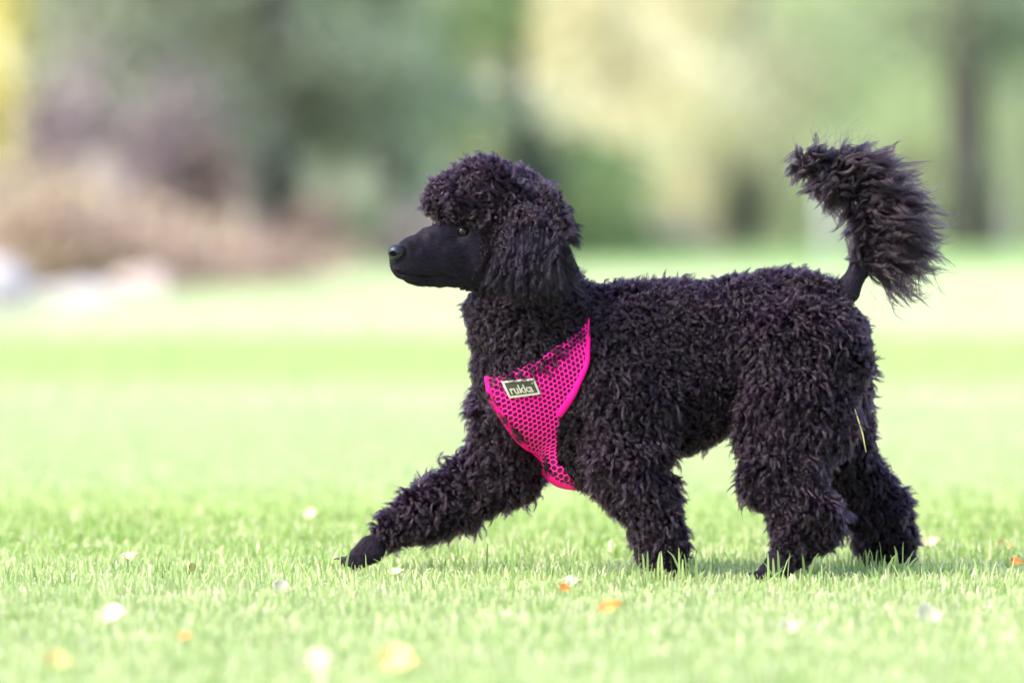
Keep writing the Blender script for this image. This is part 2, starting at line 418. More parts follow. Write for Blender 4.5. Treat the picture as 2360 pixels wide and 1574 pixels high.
def surf(px, py, off=0.0):
    """point of the dog's surface seen at a photograph pixel, lifted by off along the normal"""
    p = P(px, py, 0.0); d = unit(p - CAMP)
    h = bvh.ray_cast(Vector(CAMP), Vector(d), 20)
    if h[0] is None: return None
    loc = np.array(h[0]); nn = np.array(h[1])
    if nn.dot(d) > 0: nn = -nn
    return loc + nn * off

# ------------------------------------------------------------------ fur
HARN = np.array([(1352, 742), (1358, 790), (1350, 845), (1322, 905), (1290, 950), (1292, 1010), (1300, 1060), (1345, 1106),
                 (1296, 1104), (1262, 1078), (1222, 1022), (1182, 966), (1148, 915), (1136, 868), (1165, 862), (1205, 848), (1250, 826), (1300, 788), (1335, 760)], float)
def inpoly(px, py, poly, grow=0):
    c = poly.mean(0); q = c + (poly - c) * (1 + grow)
    ins = np.zeros(len(px), bool); j = len(q) - 1
    for i in range(len(q)):
        cond = ((q[i, 1] > py) != (q[j, 1] > py)) & (px < (q[j, 0] - q[i, 0]) * (py - q[i, 1]) / (q[j, 1] - q[i, 1] + 1e-9) + q[i, 0])
        ins ^= cond; j = i
    return ins
def to_px(p):
    k = 36 / 2360 / LENS; cp, sp = math.cos(PITCH), math.sin(PITCH)
    v = p - CAMP; dep = v[:, 1] * cp - v[:, 2] * sp; up = v[:, 1] * sp + v[:, 2] * cp
    return 1180 + v[:, 0] / dep / k, 787 - up / dep / k

def sample_surface(n):
    t = rng.choice(len(ta), n, p=ta / ta.sum())
    a, c = rng.random(n), rng.random(n); fl = a + c > 1; a[fl], c[fl] = 1 - a[fl], 1 - c[fl]
    p = TV[t, 0] + a[:, None] * (TV[t, 1] - TV[t, 0]) + c[:, None] * (TV[t, 2] - TV[t, 0])
    return p

def regions(p):
    W = np.zeros((len(p), len(REG))); best = np.full(len(p), 1e9)
    D = [prim_d(p[:, 0], p[:, 1], p[:, 2], pr) for pr in prims]
    for d in D: best = np.minimum(best, d)
    for d, pr in zip(D, prims): W[:, pr[0]] = np.maximum(W[:, pr[0]], np.exp(-(d - best) / 0.0035))
    return W / W.sum(1, keepdims=True)

def frames(d):
    h = np.where(np.abs(d[:, 2:3]) < 0.9, np.array([[0, 0, 1.0]]), np.array([[1.0, 0, 0]]))
    u = unit(np.cross(d, h)); return u, np.cross(d, u)

def hair_object(name, pts, rad, mat, parent):
    """pts (n, k, 3), rad (n, k)"""
    n, k = pts.shape[:2]
    hc = bpy.data.hair_curves.new(name); hc.add_curves([k] * n)
    hc.position_data.foreach_set('vector', np.ascontiguousarray(pts, np.float32).ravel())
    a = hc.attributes.get('radius') or hc.attributes.new('radius', 'FLOAT', 'POINT')
    a.data.foreach_set('value', np.ascontiguousarray(rad, np.float32).ravel())
    hc.materials.append(mat)
    return link(bpy.data.objects.new(name, hc), parent)

def locks(root, dirn, L, curlr, turns, spread, per, K=9, bend=None, tipconv=0.45, frizz=0.0006, rad=0.00028, phase=None):
    """curly locks: every lock is a helix that per strands follow together"""
    n = len(root); t = np.linspace(0, 1, K)
    L = np.broadcast_to(L, n); curlr = np.broadcast_to(curlr, n); turns = np.broadcast_to(turns, n); spread = np.broadcast_to(spread, n)
    u, v = frames(dirn)
    ph = rng.uniform(0, 2 * math.pi, n) if phase is None else phase; hand = np.where(rng.random(n) < 0.5, 1, -1)
    ang = ph[:, None] + hand[:, None] * turns[:, None] * 2 * math.pi * t[None]
    env = np.minimum(t * 2.2, 1.0)[None] * curlr[:, None]
    c = root[:, None] + dirn[:, None] * (L[:, None] * t)[..., None] + env[..., None] * ((np.cos(ang) - np.cos(ph)[:, None] * (1 - t) ** 2)[..., None] * u[:, None] + (np.sin(ang) - np.sin(ph)[:, None] * (1 - t) ** 2)[..., None] * v[:, None])
    if bend is not None:
        c = c + bend[:, None] * (L[:, None] * t ** 1.7)[..., None]
    # strands
    o1 = rng.normal(0, 1, (n, per)) * spread[:, None]; o2 = rng.normal(0, 1, (n, per)) * spread[:, None]
    conv = (1 - (1 - tipconv) * t)[None, None, :, None]
    off = (o1[..., None] * u[:, None] + o2[..., None] * v[:, None])[:, :, None] * conv
    lenf = rng.uniform(0.72, 1.08, (n, per))[..., None, None]
    base = c[:, None] - root[:, None, None]
    # slightly different phase along the lock for each strand
    fr = rng.normal(0, 1, (n, per, 1, 3)) * frizz * (t[None, None, :, None] * 1.5) + rng.normal(0, frizz * 0.5, (n, per, K, 3)) * t[None, None, :, None]
    pts = root[:, None, None] + base * lenf + off + fr
    r = rad * np.array([1.0] * (K - 3) + [0.85, 0.6, 0.25])[None] * rng.uniform(0.7, 1.3, (n * per, 1))
    return pts.reshape(n * per, K, 3), r

def fur_mat(name, c=(0.0085, 0.0035, 0.0088), rough=0.20, rad=0.42, ior=1.39):
    m = bpy.data.materials.new(name); m.use_nodes = True; n = m.node_tree.nodes; l = m.node_tree.links
    n.remove(n['Principled BSDF'])
    h = n.new('ShaderNodeBsdfHairPrincipled'); h.model = 'CHIANG'; h.parametrization = 'COLOR'
    hi_ = n.new('ShaderNodeHairInfo')
    l.new(ramp(n, l, hi_.outputs['Random'], [(0.0, tuple(0.5 * x for x in c)), (0.7, c), (1.0, tuple(2.6 * x for x in c))]), h.inputs['Color'])
    l.new(hi_.outputs['Random'], h.inputs['Random'])
    h.inputs['Roughness'].default_value = rough; h.inputs['Radial Roughness'].default_value = rad
    h.inputs['Coat'].default_value = 0.0; h.inputs['IOR'].default_value = ior
    h.inputs['Random Roughness'].default_value = 0.3
    l.new(h.outputs[0], n['Material Output'].inputs['Surface'])
    return m
M_fur = fur_mat('black_curls'); M_sleek, n, l, b = new_mat('sleek_black_hair')
b.inputs['Base Color'].default_value = (0.005, 0.0035, 0.007, 1); b.inputs['Roughness'].default_value = 0.42
b.inputs['Specular IOR Level'].default_value = 0.42; b.inputs['Specular Tint'].default_value = (0.82, 0.68, 1.0, 1)
M_ear, n, l, b = new_mat('long_ear_hair')
b.inputs['Base Color'].default_value = (0.006, 0.004, 0.008, 1); b.inputs['Roughness'].default_value = 0.27
b.inputs['Specular IOR Level'].default_value = 0.38; b.inputs['Specular Tint'].default_value = (0.80, 0.68, 1.0, 1)
M_tail = fur_mat('tail_hair', (0.009, 0.0048, 0.0085), 0.24, ior=1.38)

# -- coat curls
N = 27000
p = sample_surface(N * 3)
W = regions(p); nr = grad(p)
wi = {r_: W[:, i] for i, r_ in enumerate(REG)}
curl_w = wi['body'] + wi['leg'] + wi['neck'] + wi['head']
qx, qy = to_px(p)
keep = ((curl_w > 0.5) | ((qx > 1000) & (qx < 1170) & (qy > 480) & (qy < 690))) & (p[:, 2] > 0.012)
# thin out what the camera side never shows, but keep a full coat all round
keep &= (rng.random(len(p)) < np.where(nr[:, 1] > 0.55, 0.38, 0.85))
p, nr, W = p[keep], nr[keep], W[keep]
wi = {r_: W[:, i] for i, r_ in enumerate(REG)}
qx, qy = to_px(p)
near = nr[:, 1] < 0.25
under = inpoly(qx, qy, HARN, 0.0) & inpoly(qx, qy - 16, HARN, 0.0) & near & (p[:, 1] < 0.06)
ishead = wi['head'] > 0.5
muz = (qx < 1150) & (qy > np.interp(qx, [980, 1020, 1060, 1120, 1150], [500, 492, 500, 508, 560])) & (qy < 676)
bnd = np.interp(qx, [980, 1020, 1060, 1120, 1150], [500, 492, 500, 508, 560])
brow = muz & (np.hypot(qx - EYE[0], qy - EYE[1]) > 25) & ((qy < bnd + 26) | (qx > 1105) | ((qx > 1060) & (qy > 655))) & (rng.random(len(qx)) < 0.8)
sel = ~muz | brow
p, nr, qx, qy, near, under, ishead = (a[sel] for a in (p, nr, qx, qy, near, under, ishead)); W = W[sel]; brow = brow[sel]
wi = {r_: W[:, i] for i, r_ in enumerate(REG)}
n = len(p)
L = (0.0165 * wi['body'] + 0.0190 * wi['leg'] + 0.0165 * wi['neck'] + 0.0165 * wi['head'] + 0.006 * wi['paw'] + 0.006 * wi['face'] + 0.008 * wi['ear'] + 0.006 * wi['tail'])
L = L * rng.uniform(0.75, 1.3, n)
L[qy > 1215] *= 0.78
lowf = np.sin(p[:, 0] * 61 + 3 * np.sin(p[:, 2] * 47)) * np.sin(p[:, 2] * 73 + 2.5 * np.sin(p[:, 0] * 53 + 2)) * np.cos(p[:, 1] * 40)
L *= 1 + 0.30 * lowf
L[brow] *= 0.42
L[under] = 0.003
x_, z_ = p[:, 0], p[:, 2]
swirl = 0.9 * np.sin(x_ * 38 + 2.2 * np.sin(z_ * 31) + 1) + 0.7 * np.sin(z_ * 52 + 2 * np.sin(x_ * 41)) + rng.normal(0, 0.45, n)
base_a = np.where(wi['head'] > 0.4, np.radians(-160), np.where(wi['leg'] > 0.5, np.radians(-88), np.radians(-70)))
fa = base_a + swirl * np.where(wi['leg'] > 0.5, 0.45, 0.75)
flow = np.stack([np.cos(fa), rng.normal(0, 0.25, n), np.sin(fa)], -1)
flow = unit(flow - nr * (flow * nr).sum(1)[:, None])
stand = np.clip(0.62 + 0.25 * wi['head'] + 0.25 * nr[:, 2] - 0.12 * wi['leg'] + rng.normal(0, 0.14, n), 0.3, 1.2)
d = unit(nr * stand[:, None] + flow * 0.75)
longer = rng.random(n) < (0.05 + 0.10 * wi['leg']); L[longer & ~under] *= 1.55
pts1, r1 = locks(p, d, L, 0.0033 * rng.uniform(0.5, 1.3, n) * np.clip(L / 0.014, 0.3, 1.2), rng.uniform(1.0, 2.0, n) * (1 - 0.25 * wi['leg']), 0.00085 * rng.uniform(0.6, 1.7, n), 24, K=11, tipconv=0.75, frizz=0.0004, rad=0.00018)
# the skull's curls that fall over the root of each ear
na = 520; ax = rng.uniform(1140, 1295, na); ay = rng.uniform(425, 520, na) + 12 * np.sin(ax * 0.05)
ra = P(ax, ay, np.array([gdepth(a, c) for a, c in zip(ax, ay)])); okr = ra[:, 1] < 0.0; ra = ra[okr]; ng = grad(ra)
rb = ra.copy(); rb[:, 1] = -0.05 - ra[:, 1]; nb = ng.copy(); nb[:, 1] *= -1
ra = np.concatenate([ra, rb]); ng = np.concatenate([ng, nb]); na = len(ra)
fa = np.radians(-75) + rng.normal(0, 0.5, na)
da = unit(ng * 0.7 + np.stack([np.cos(fa), rng.normal(0, 0.2, na), np.sin(fa)], -1) * 0.75)
pts3, r3 = locks(ra, da, 0.0185 * rng.uniform(0.7, 1.25, na), 0.0033 * rng.uniform(0.5, 1.4, na), rng.uniform(1.0, 1.9, na), 0.0009 * rng.uniform(0.6, 1.6, na), 24, K=11, tipconv=0.75, frizz=0.0004, rad=0.00018)
pts1 = np.concatenate([pts1, pts3]); r1 = np.concatenate([r1, r3])
hd = np.concatenate([np.repeat(ishead, 24), np.ones(len(pts3), bool)])
hair_object('coat', pts1[~hd], r1[~hd], M_fur, dog)
hair_object('topknot', pts1[hd], r1[hd], M_fur, dog)

# -- sleek short hair of face, paws and tail stalk
p = sample_surface(400000); W = regions(p); nr = grad(p)
wf = W[:, REG.index('face')] + W[:, REG.index('paw')] + W[:, REG.index('tail')]
qx, qy = to_px(p)
muz = (qx < 1165) & (qy > 490) & (qy < 690)
keep = ((wf > 0.5) | muz) & (rng.random(len(p)) < 0.9)
p, nr, W = p[keep], nr[keep], W[keep]; qx, qy = qx[keep], qy[keep]
eye = (np.hypot(qx - EYE[0], (qy - EYE[1]) * 1.15) < 20)
nose = (qx < 940) & (qy < 604)
nose |= (qx > 915) & (qx < 1052) & (np.abs(qy - np.interp(qx, [915, 945, 985, 1020, 1050], [628, 634, 636, 634, 641])) < 4)
p, nr, W, qx = p[~eye & ~nose], nr[~eye & ~nose], W[~eye & ~nose], qx[~eye & ~nose]
n = len(p); isf = (W[:, REG.index('face')] > 0.5)
comb = np.where((qx < 1200)[:, None] & isf[:, None], np.array([[1.0, 0.25, -0.15]]), np.array([[-0.5, 0, -0.6]]))
d = unit(nr * 0.35 + comb + rng.normal(0, 0.12, (n, 3))); d = unit(d - nr * np.minimum((d * nr).sum(1) - 0.12, 0)[:, None])
L = rng.uniform(0.0035, 0.007, n); L[W[:, REG.index('paw')] > 0.5] = 0.009; L[W[:, REG.index('tail')] > 0.5] = 0.004
t = np.linspace(0, 1, 4)
pts = p[:, None] + d[:, None] * (L[:, None] * t)[..., None] - nr[:, None] * (0.25 * L[:, None] * t ** 2)[..., None]
hair_object('short_hair', pts, np.full((n, 4), 0.00016) * np.array([1, 1, .8, .3]), M_sleek, dog)

# -- ears: long wavy hair
def ear_hair(side):
    n = 900
    if side == 0: d0, sy = -0.093, -1
    else: d0, sy = 0.053, 1
    ax = rng.uniform(1152, 1288, n); top = np.interp(ax, [1150, 1200, 1260, 1305], [505, 488, 492, 520]) - rng.uniform(0, 12, n); ay = top + rng.uniform(0, 1, n) ** 1.1 * np.interp(ax, [1150, 1200, 1260, 1305], [110, 150, 140, 80])
    dist = np.clip(1 - ((ax - 1222) / 100) ** 2, 0, 1)
    dep = d0 + sy * (0.004 + 0.016 * dist * np.clip((ay - 440) / 120, 0.3, 1))
    if side == 0: dep = np.minimum([gdepth(a, c) for a, c in zip(ax, ay)], -0.06) - 0.001
    root = P(ax, ay, dep)
    dirn = unit(np.stack([-0.02 + (ax - 1225) / 900 + rng.normal(0, 0.13, n), np.full(n, sy * 0.22) + rng.normal(0, 0.1, n), -np.ones(n)], -1))
    Lp = np.clip(np.interp(ax, [1150, 1200, 1270, 1320], [668, 700, 695, 640]) - ay, 30, 150) * rng.uniform(0.7, 1.05, n) * S
    bend = np.stack([rng.normal(0.05, 0.15, n), np.full(n, -sy * 0.25), rng.normal(0, 0.05, n)], -1)
    pts, r = locks(root, dirn, Lp, 0.0052 * rng.uniform(0.4, 1.4, n), Lp / 0.028 * rng.uniform(0.8, 1.2, n), 0.0011 * rng.uniform(0.6, 1.5, n), 26, K=18, bend=bend, tipconv=0.35, frizz=0.0003, rad=0.0002, phase=(ax * 0.03 + ay * 0.05 + rng.normal(0, 0.8, n)))
    return hair_object('ear_hair', pts, r, M_ear, dog)
ear_hair(0); ear_hair(1)
# flicks of hair behind the ear and the back of the skull
n = 60
root = P(rng.uniform(1270, 1310, n), rng.uniform(470, 560, n), rng.uniform(-0.08, -0.03, n))
dirn = unit(np.stack([rng.uniform(0.5, 1.0, n), rng.normal(0, 0.3, n), rng.uniform(-0.9, -0.1, n)], -1))
pts, r = locks(root, dirn, rng.uniform(0.012, 0.032, n), 0.003, 0.8, 0.0012, 18, K=12, tipconv=0.4, frizz=0.0007, rad=0.0002)
hair_object('neck_wisps', pts, r, M_sleek, dog)

# -- tail plume
core = [(1990, 612), (2000, 580), (2006, 540), (2000, 480), (1972, 425), (1930, 392), (1885, 375), (1868, 368)]
cx = np.array([c_[0] for c_ in core], float); cy = np.array([c_[1] for c_ in core], float); ct = np.linspace(0, 1, len(core))
n = 780
tt = np.concatenate([rng.random(600) * 0.70, 0.6 + 0.4 * rng.random(n - 600)])
bx, by = np.interp(tt, ct, cx), np.interp(tt, ct, cy)
root = P(bx + rng.normal(0, 7, n), by + rng.normal(0, 7, n), 0.045 + rng.normal(0, 0.006, n))
side = rng.random(n)
sd = np.where(tt < 0.62, np.where(side < 0.74, 1, -1), np.where(side < 0.42, 1, -1))
ang = np.where(sd > 0, np.interp(tt, [0, .15, .35, .55, .75, 1], [-34, -20, -2, 20, 46, 74]) + rng.normal(0, 24, n),
               np.interp(tt, [0, .3, .6, .8, 1], [200, 215, 228, 225, 200]) + rng.normal(0, 24, n))
Lpx = np.where(sd > 0, np.interp(tt, [0, .15, .4, .6, .75, 1], [100, 138, 156, 138, 98, 44]), np.interp(tt, [0, .3, .6, .8, 1], [30, 75, 95, 80, 66])) * rng.uniform(0.45, 1.12, n)
ar = np.radians(ang + np.where(sd > 0, 24, -8))
dirn = unit(np.stack([np.cos(ar), rng.normal(0, 0.42, n), np.sin(ar)], -1))
bend = np.stack([np.where(sd > 0, 0.28, 0.05) + 0 * ar, 0 * ar, np.where(sd > 0, -0.38, -0.3) + 0 * ar], -1) + rng.normal(0, 0.12, (n, 3))
L_ = Lpx * S * 0.9
pts, r = locks(root, dirn, L_, 0.0078 * rng.uniform(0.35, 1.5, n), L_ / 0.036 * rng.uniform(0.6, 1.4, n), 0.0013 * rng.uniform(0.5, 1.6, n), 30, K=18, bend=bend, tipconv=0.38, frizz=0.0005, rad=0.0002)
ends = [pts]; rs = [r]
# a few separate long locks arching up and over from the top of the plume
n = 20
root = P(rng.uniform(1925, 2010, n), rng.uniform(385, 430, n), 0.045 + rng.normal(0, 0.012, n))
ar = np.radians(rng.uniform(58, 104, n))
dirn = unit(np.stack([np.cos(ar), rng.normal(0, 0.2, n), np.sin(ar)], -1))
bend = np.stack([rng.uniform(0.45, 0.95, n), 0 * ar, rng.uniform(-0.75, -0.35, n)], -1)
L_ = rng.uniform(75, 125, n) * S
pa_, ra_ = locks(root, dirn, L_, 0.0016, 0.9, 0.0011, 34, K=18, bend=bend, tipconv=0.25, frizz=0.0003, rad=0.0002)
ends.append(pa_); rs.append(ra_)
# single loose hairs floating round it
n = 260
tt = rng.random(n) * 0.9; bx, by = np.interp(tt, ct, cx), np.interp(tt, ct, cy)
ar = np.radians(np.interp(tt, [0, .4, 1], [-40, 5, 80]) + rng.normal(0, 32, n))
dirn = unit(np.stack([np.cos(ar), rng.normal(0, 0.4, n), np.sin(ar)], -1))
L_ = rng.uniform(0.06, 0.105, n) * np.interp(tt, [0, .5, 1], [0.9, 1, 0.55])
p2, r2 = locks(P(bx, by, 0.045 + 0 * bx), dirn, L_, 0.004, L_ / 0.04, 0.0008, 2, K=18, tipconv=1.2, frizz=0.0012, rad=0.00011)
ends.append(p2); rs.append(r2)
hair_object('tail_plume', np.concatenate(ends), np.concatenate(rs), M_tail, dog)

# ------------------------------------------------------------------ eye, nose, claws
M_eye, n, l, b = new_mat('brown_eye')
l.new(ramp(n, l, noise(n, l, 90, 3), [(0.3, (0.002, 0.001, 0.001)), (0.7, (0.006, 0.003, 0.0015))]), b.inputs['Base Color'])
b.inputs['Roughness'].default_value = 0.05; b.inputs['IOR'].default_value = 1.33
M_nose, n, l, b = new_mat('wet_nose')
l.new(ramp(n, l, noise(n, l, 200, 2), [(0.3, (0.005, 0.005, 0.006)), (0.7, (0.010, 0.010, 0.012))]), b.inputs['Base Color'])
b.inputs['Roughness'].default_value = 0.30; b.inputs['Specular IOR Level'].default_value = 0.42; b.inputs['Specular Tint'].default_value = (0.9, 0.85, 1.0, 1)
vo = n.new('ShaderNodeTexVoronoi'); vo.inputs['Scale'].default_value = 900
tc = n.new('ShaderNodeTexCoord'); l.new(tc.outputs['Object'], vo.inputs['Vector'])
bp = n.new('ShaderNodeBump'); bp.inputs['Strength'].default_value = 0.35; bp.inputs['Distance'].default_value = 0.0006
l.new(vo.outputs['Distance'], bp.inputs['Height']); l.new(bp.outputs[0], b.inputs['Normal'])
M_lid = simple('eyelid_skin', (0.006, 0.005, 0.007), (0.010, 0.008, 0.010), 80, 0.4, 0, 0.2)
M_claw = simple('claw', (0.02, 0.018, 0.02), (0.035, 0.03, 0.03), 50, 0.35)

def uvsphere(c, r, seg=24, rings=14, sc=(1, 1, 1)):
    V, Fs = [], []
    for i in range(rings + 1):
        th = math.pi * i / rings
        for j in range(seg):
            a = 2 * math.pi * j / seg
            V.append((c[0] + r * sc[0] * math.sin(th) * math.cos(a), c[1] + r * sc[1] * math.sin(th) * math.sin(a), c[2] + r * sc[2] * math.cos(th)))
    for i in range(rings):
        for j in range(seg):
            Fs.append((i * seg + j, i * seg + (j + 1) % seg, (i + 1) * seg + (j + 1) % seg, (i + 1) * seg + j))
    return np.array(V), np.array(Fs)

e0 = P(EYE[0], EYE[1], ED)
ER = 0.0094
for yc, sg in ((ED, -1), (None, 1)):
    if yc is None:
        yc = -0.05 + (-0.05 - ED)
    c = np.array([e0[0], yc - sg * (ER - 0.0018), e0[2]])
    v, f = uvsphere(c, ER)
    eo = mesh_np('eye', v, f, M_eye, dog, smooth=True)
    # lids: a rim round the opening, tilted almond
    th = np.linspace(0, 2 * math.pi, 33)
    ex, ez = 0.0087 * np.cos(th), (0.0068 + 0.0006 * (np.sin(th) > 0)) * np.sin(th) + 0.0008 * np.cos(th)
    ring = np.stack([c[0] + ex, c[1] + sg * np.sqrt(np.maximum((ER + 0.0006) ** 2 - ex ** 2 - ez ** 2, 1e-6)), c[2] + ez], -1)
    v, f = tube(ring, 0.0009 + 0.0003 * np.clip(np.sin(th), 0, 1), 8)
    mesh_np('eyelid', v, f, M_lid, eo, smooth=True)

# nose: its own finely sampled surface with nostrils
nx = np.arange(-0.022, 0.022, 0.0006); NXg, NYg, NZg = np.meshgrid(nx, nx, nx, indexing='ij')
NC = P(914, 581, -0.090)
def ell(c, r): return (np.sqrt(((NXg - c[0]) / r[0]) ** 2 + ((NYg - c[1]) / r[1]) ** 2 + ((NZg - c[2]) / r[2]) ** 2) - 1) * min(r)
d = ell((0.0005, 0, 0.0012), (0.0135, 0.0125, 0.0098))
d = smin(d, ell((-0.002, -0.006, -0.002), (0.0085, 0.007, 0.0085)), 0.004)
d = smin(d, ell((-0.002, 0.006, -0.002), (0.0085, 0.007, 0.0085)), 0.004)
d = smin(d, ell((-0.004, 0, -0.009), (0.006, 0.004, 0.008)), 0.004)
for s_ in (-1, 1):
    d = -smin(-d, ell((-0.004, s_ * 0.0105, -0.0025), (0.0046, 0.0042, 0.0034)), 0.0015)
    d = -smin(-d, ell((0.002, s_ * 0.0125, -0.0042), (0.0055, 0.0028, 0.0016)), 0.0015)
d = -smin(-d, ell((-0.012, 0, -0.006), (0.006, 0.0007, 0.012)), 0.001)
vg = openvdb.FloatGrid(1.0); vg.copyFromArray(np.ascontiguousarray(d.astype(np.float32)))
pv, pt, pq = vg.convertToPolygons(0.0, 0.0)
mesh_np('nose', pv * 0.0006 + nx[0] + NC, pq if sgn > 0 else pq[:, ::-1], M_nose, dog, smooth=True)

def claw(px, py, d, dx, dy):
    a, c = P(px, py, d), P(px + dx, py + dy, d); t = np.linspace(0, 1, 8)[:, None]
    pts = a + (c - a) * t + np.array([0, 0, 0.0022]) * np.sin(t * math.pi)
    v, f = tube(pts, np.linspace(0.0028, 0.0005, 8), 8)
    mesh_np('claw', v, f, M_claw, dog, smooth=True)
for k in (-1.5, -0.5, 0.5, 1.5):
    e = 1 - 0.16 * abs(k)
    claw(834 - 42 * e - 6, 1284 + 11 * e - 5, 0.07 + k * 0.0085, -22, 1)
    claw(1768 - 50 * e - 6, 1324 + 14 * e - 2, -0.09 + k * 0.009, -16, 6)

# ------------------------------------------------------------------ harness
def pink(name, c1, c2, rough=0.6, sheen=0.4):
    m, n, l, b = new_mat(name)
    l.new(ramp(n, l, noise(n, l, 300, 2), [(0.3, c1), (0.7, c2)]), b.inputs['Base Color'])
    b.inputs['Roughness'].default_value = rough; b.inputs['Sheen Weight'].default_value = sheen; b.inputs['Specular IOR Level'].default_value = 0.2
    return m
M_net = pink('pink_net', (0.80, 0.006, 0.26), (0.88, 0.012, 0.33), 0.6, 0.1)
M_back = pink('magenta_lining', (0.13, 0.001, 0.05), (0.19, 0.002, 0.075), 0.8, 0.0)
M_trim = pink('pink_trim', (0.74, 0.001, 0.20), (0.82, 0.002, 0.25), 0.7, 0.0)
M_tagb = simple('badge_black', (0.022, 0.02, 0.016), (0.03, 0.027, 0.02), 80, 0.5)
M_tagw = simple('badge_pale_olive', (0.32, 0.32, 0.26), (0.38, 0.38, 0.31), 60, 0.5)
OFF = 0.0105
# smooth depth map of the surface over the harness area
hx = np.arange(1110, 1385, 5.0); hy = np.arange(720, 1131, 5.0)
DM = np.full((len(hx), len(hy)), np.nan)
for i, a in enumerate(hx):
    for j, c in enumerate(hy):
        s_ = surf(a, c)
        if s_ is not None: DM[i, j] = s_[1]
DM = np.where(np.isnan(DM), np.nanmax(DM), DM)
for _ in range(14):
    q = np.pad(DM, 1, 'edge'); DM = (q[:-2, 1:-1] + q[2:, 1:-1] + q[1:-1, :-2] + q[1:-1, 2:] + 2 * DM) / 6
gxn, gyn = np.gradient(DM, 5.0 * S)
def dm(arr, px, py):
    fx_ = np.clip((np.asarray(px) - hx[0]) / 5, 0, len(hx) - 1.001); fy_ = np.clip((np.asarray(py) - hy[0]) / 5, 0, len(hy) - 1.001)
    i, j = fx_.astype(int), fy_.astype(int); a, c = fx_ - i, fy_ - j
    return arr[i, j] * (1 - a) * (1 - c) + arr[i + 1, j] * a * (1 - c) + arr[i, j + 1] * (1 - a) * c + arr[i + 1, j + 1] * a * c
def hs(px, py, off):
    px = np.asarray(px, float); py = np.asarray(py, float)
    p = P(px, py, dm(DM, px, py))
    nn = unit(np.stack([dm(gxn, px, py), -np.ones_like(px), -dm(gyn, px, py)], -1))
    return p + nn * np.asarray(off)[..., None] if np.ndim(off) else p + nn * off

def in_harn(x, y): return bool(inpoly(np.array([x]), np.array([y]), HARN)[0])
# lining: grid cells inside the outline
step = 3.0
ux = np.arange(1120, 1370, step); uy = np.arange(730, 1115, step)
UX, UY = np.meshgrid(ux, uy, indexing='ij')
ins = inpoly(UX.ravel(), UY.ravel(), HARN).reshape(UX.shape)
cell = ins[:-1, :-1] & ins[1:, :-1] & ins[1:, 1:] & ins[:-1, 1:]
ii = np.arange(UX.size).reshape(UX.shape)
Fh = np.stack([ii[:-1, :-1], ii[:-1, 1:], ii[1:, 1:], ii[1:, :-1]], -1)[cell]
used = np.unique(Fh); remap = np.full(UX.size, -1); remap[used] = np.arange(len(used))
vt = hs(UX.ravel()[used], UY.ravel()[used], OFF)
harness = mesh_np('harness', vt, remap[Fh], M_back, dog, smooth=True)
harness['label'] = 'pink honeycomb mesh harness with a small black badge'
mod = harness.modifiers.new('thickness', 'SOLIDIFY'); mod.thickness = 0.0015; mod.offset = -1
# honeycomb net standing just above the lining
cells = []
R_ = 6.2; rot = math.radians(20)
ca, sa = math.cos(rot), math.sin(rot)
segs = set()
def hexpt(q, r, k):
    x = R_ * math.sqrt(3) * (q + r / 2); y = R_ * 1.5 * r
    a = math.radians(60 * k + 30); x += R_ * math.cos(a); y += R_ * math.sin(a)
    return (1240 + ca * x - sa * y, 930 + sa * x + ca * y)
for q in range(-50, 51):
    for r in range(-40, 41):
        for k in range(6):
            a, c = hexpt(q, r, k), hexpt(q, r, (k + 1) % 6)
            key = tuple(sorted(((round(a[0] * 4), round(a[1] * 4)), (round(c[0] * 4), round(c[1] * 4)))))
            if key in segs: continue
            if in_harn(*a) and in_harn(*c): segs.add(key)
V, Fs = [], []
sg_ = np.array([[k[0][0], k[0][1], k[1][0], k[1][1]] for k in segs]) / 4.0
A = hs(sg_[:, 0], sg_[:, 1], OFF + 0.0012); B_ = hs(sg_[:, 2], sg_[:, 3], OFF + 0.0012)
dirs = unit(B_ - A); upv = unit(np.stack([0 * dirs[:, 0], -np.ones(len(dirs)), 0 * dirs[:, 0]], -1)); wv = unit(np.cross(dirs, upv)); uv = np.cross(wv, dirs)
wr = 0.00095
ring = [A - dirs * 0.0004, B_ + dirs * 0.0004]
VV = []
for e in ring:
    for k in range(6):
        a = math.radians(60 * k); VV.append(e + wr * (math.cos(a) * wv + 0.8 * math.sin(a) * uv))
VV = np.stack(VV, 1).reshape(-1, 3); nS = len(A)
qd = np.array([[k, (k + 1) % 6, 6 + (k + 1) % 6, 6 + k] for k in range(6)])
net = mesh_np('net', VV, (np.arange(nS)[:, None, None] * 12 + qd[None]).reshape(-1, 4), M_net, harness, smooth=True)
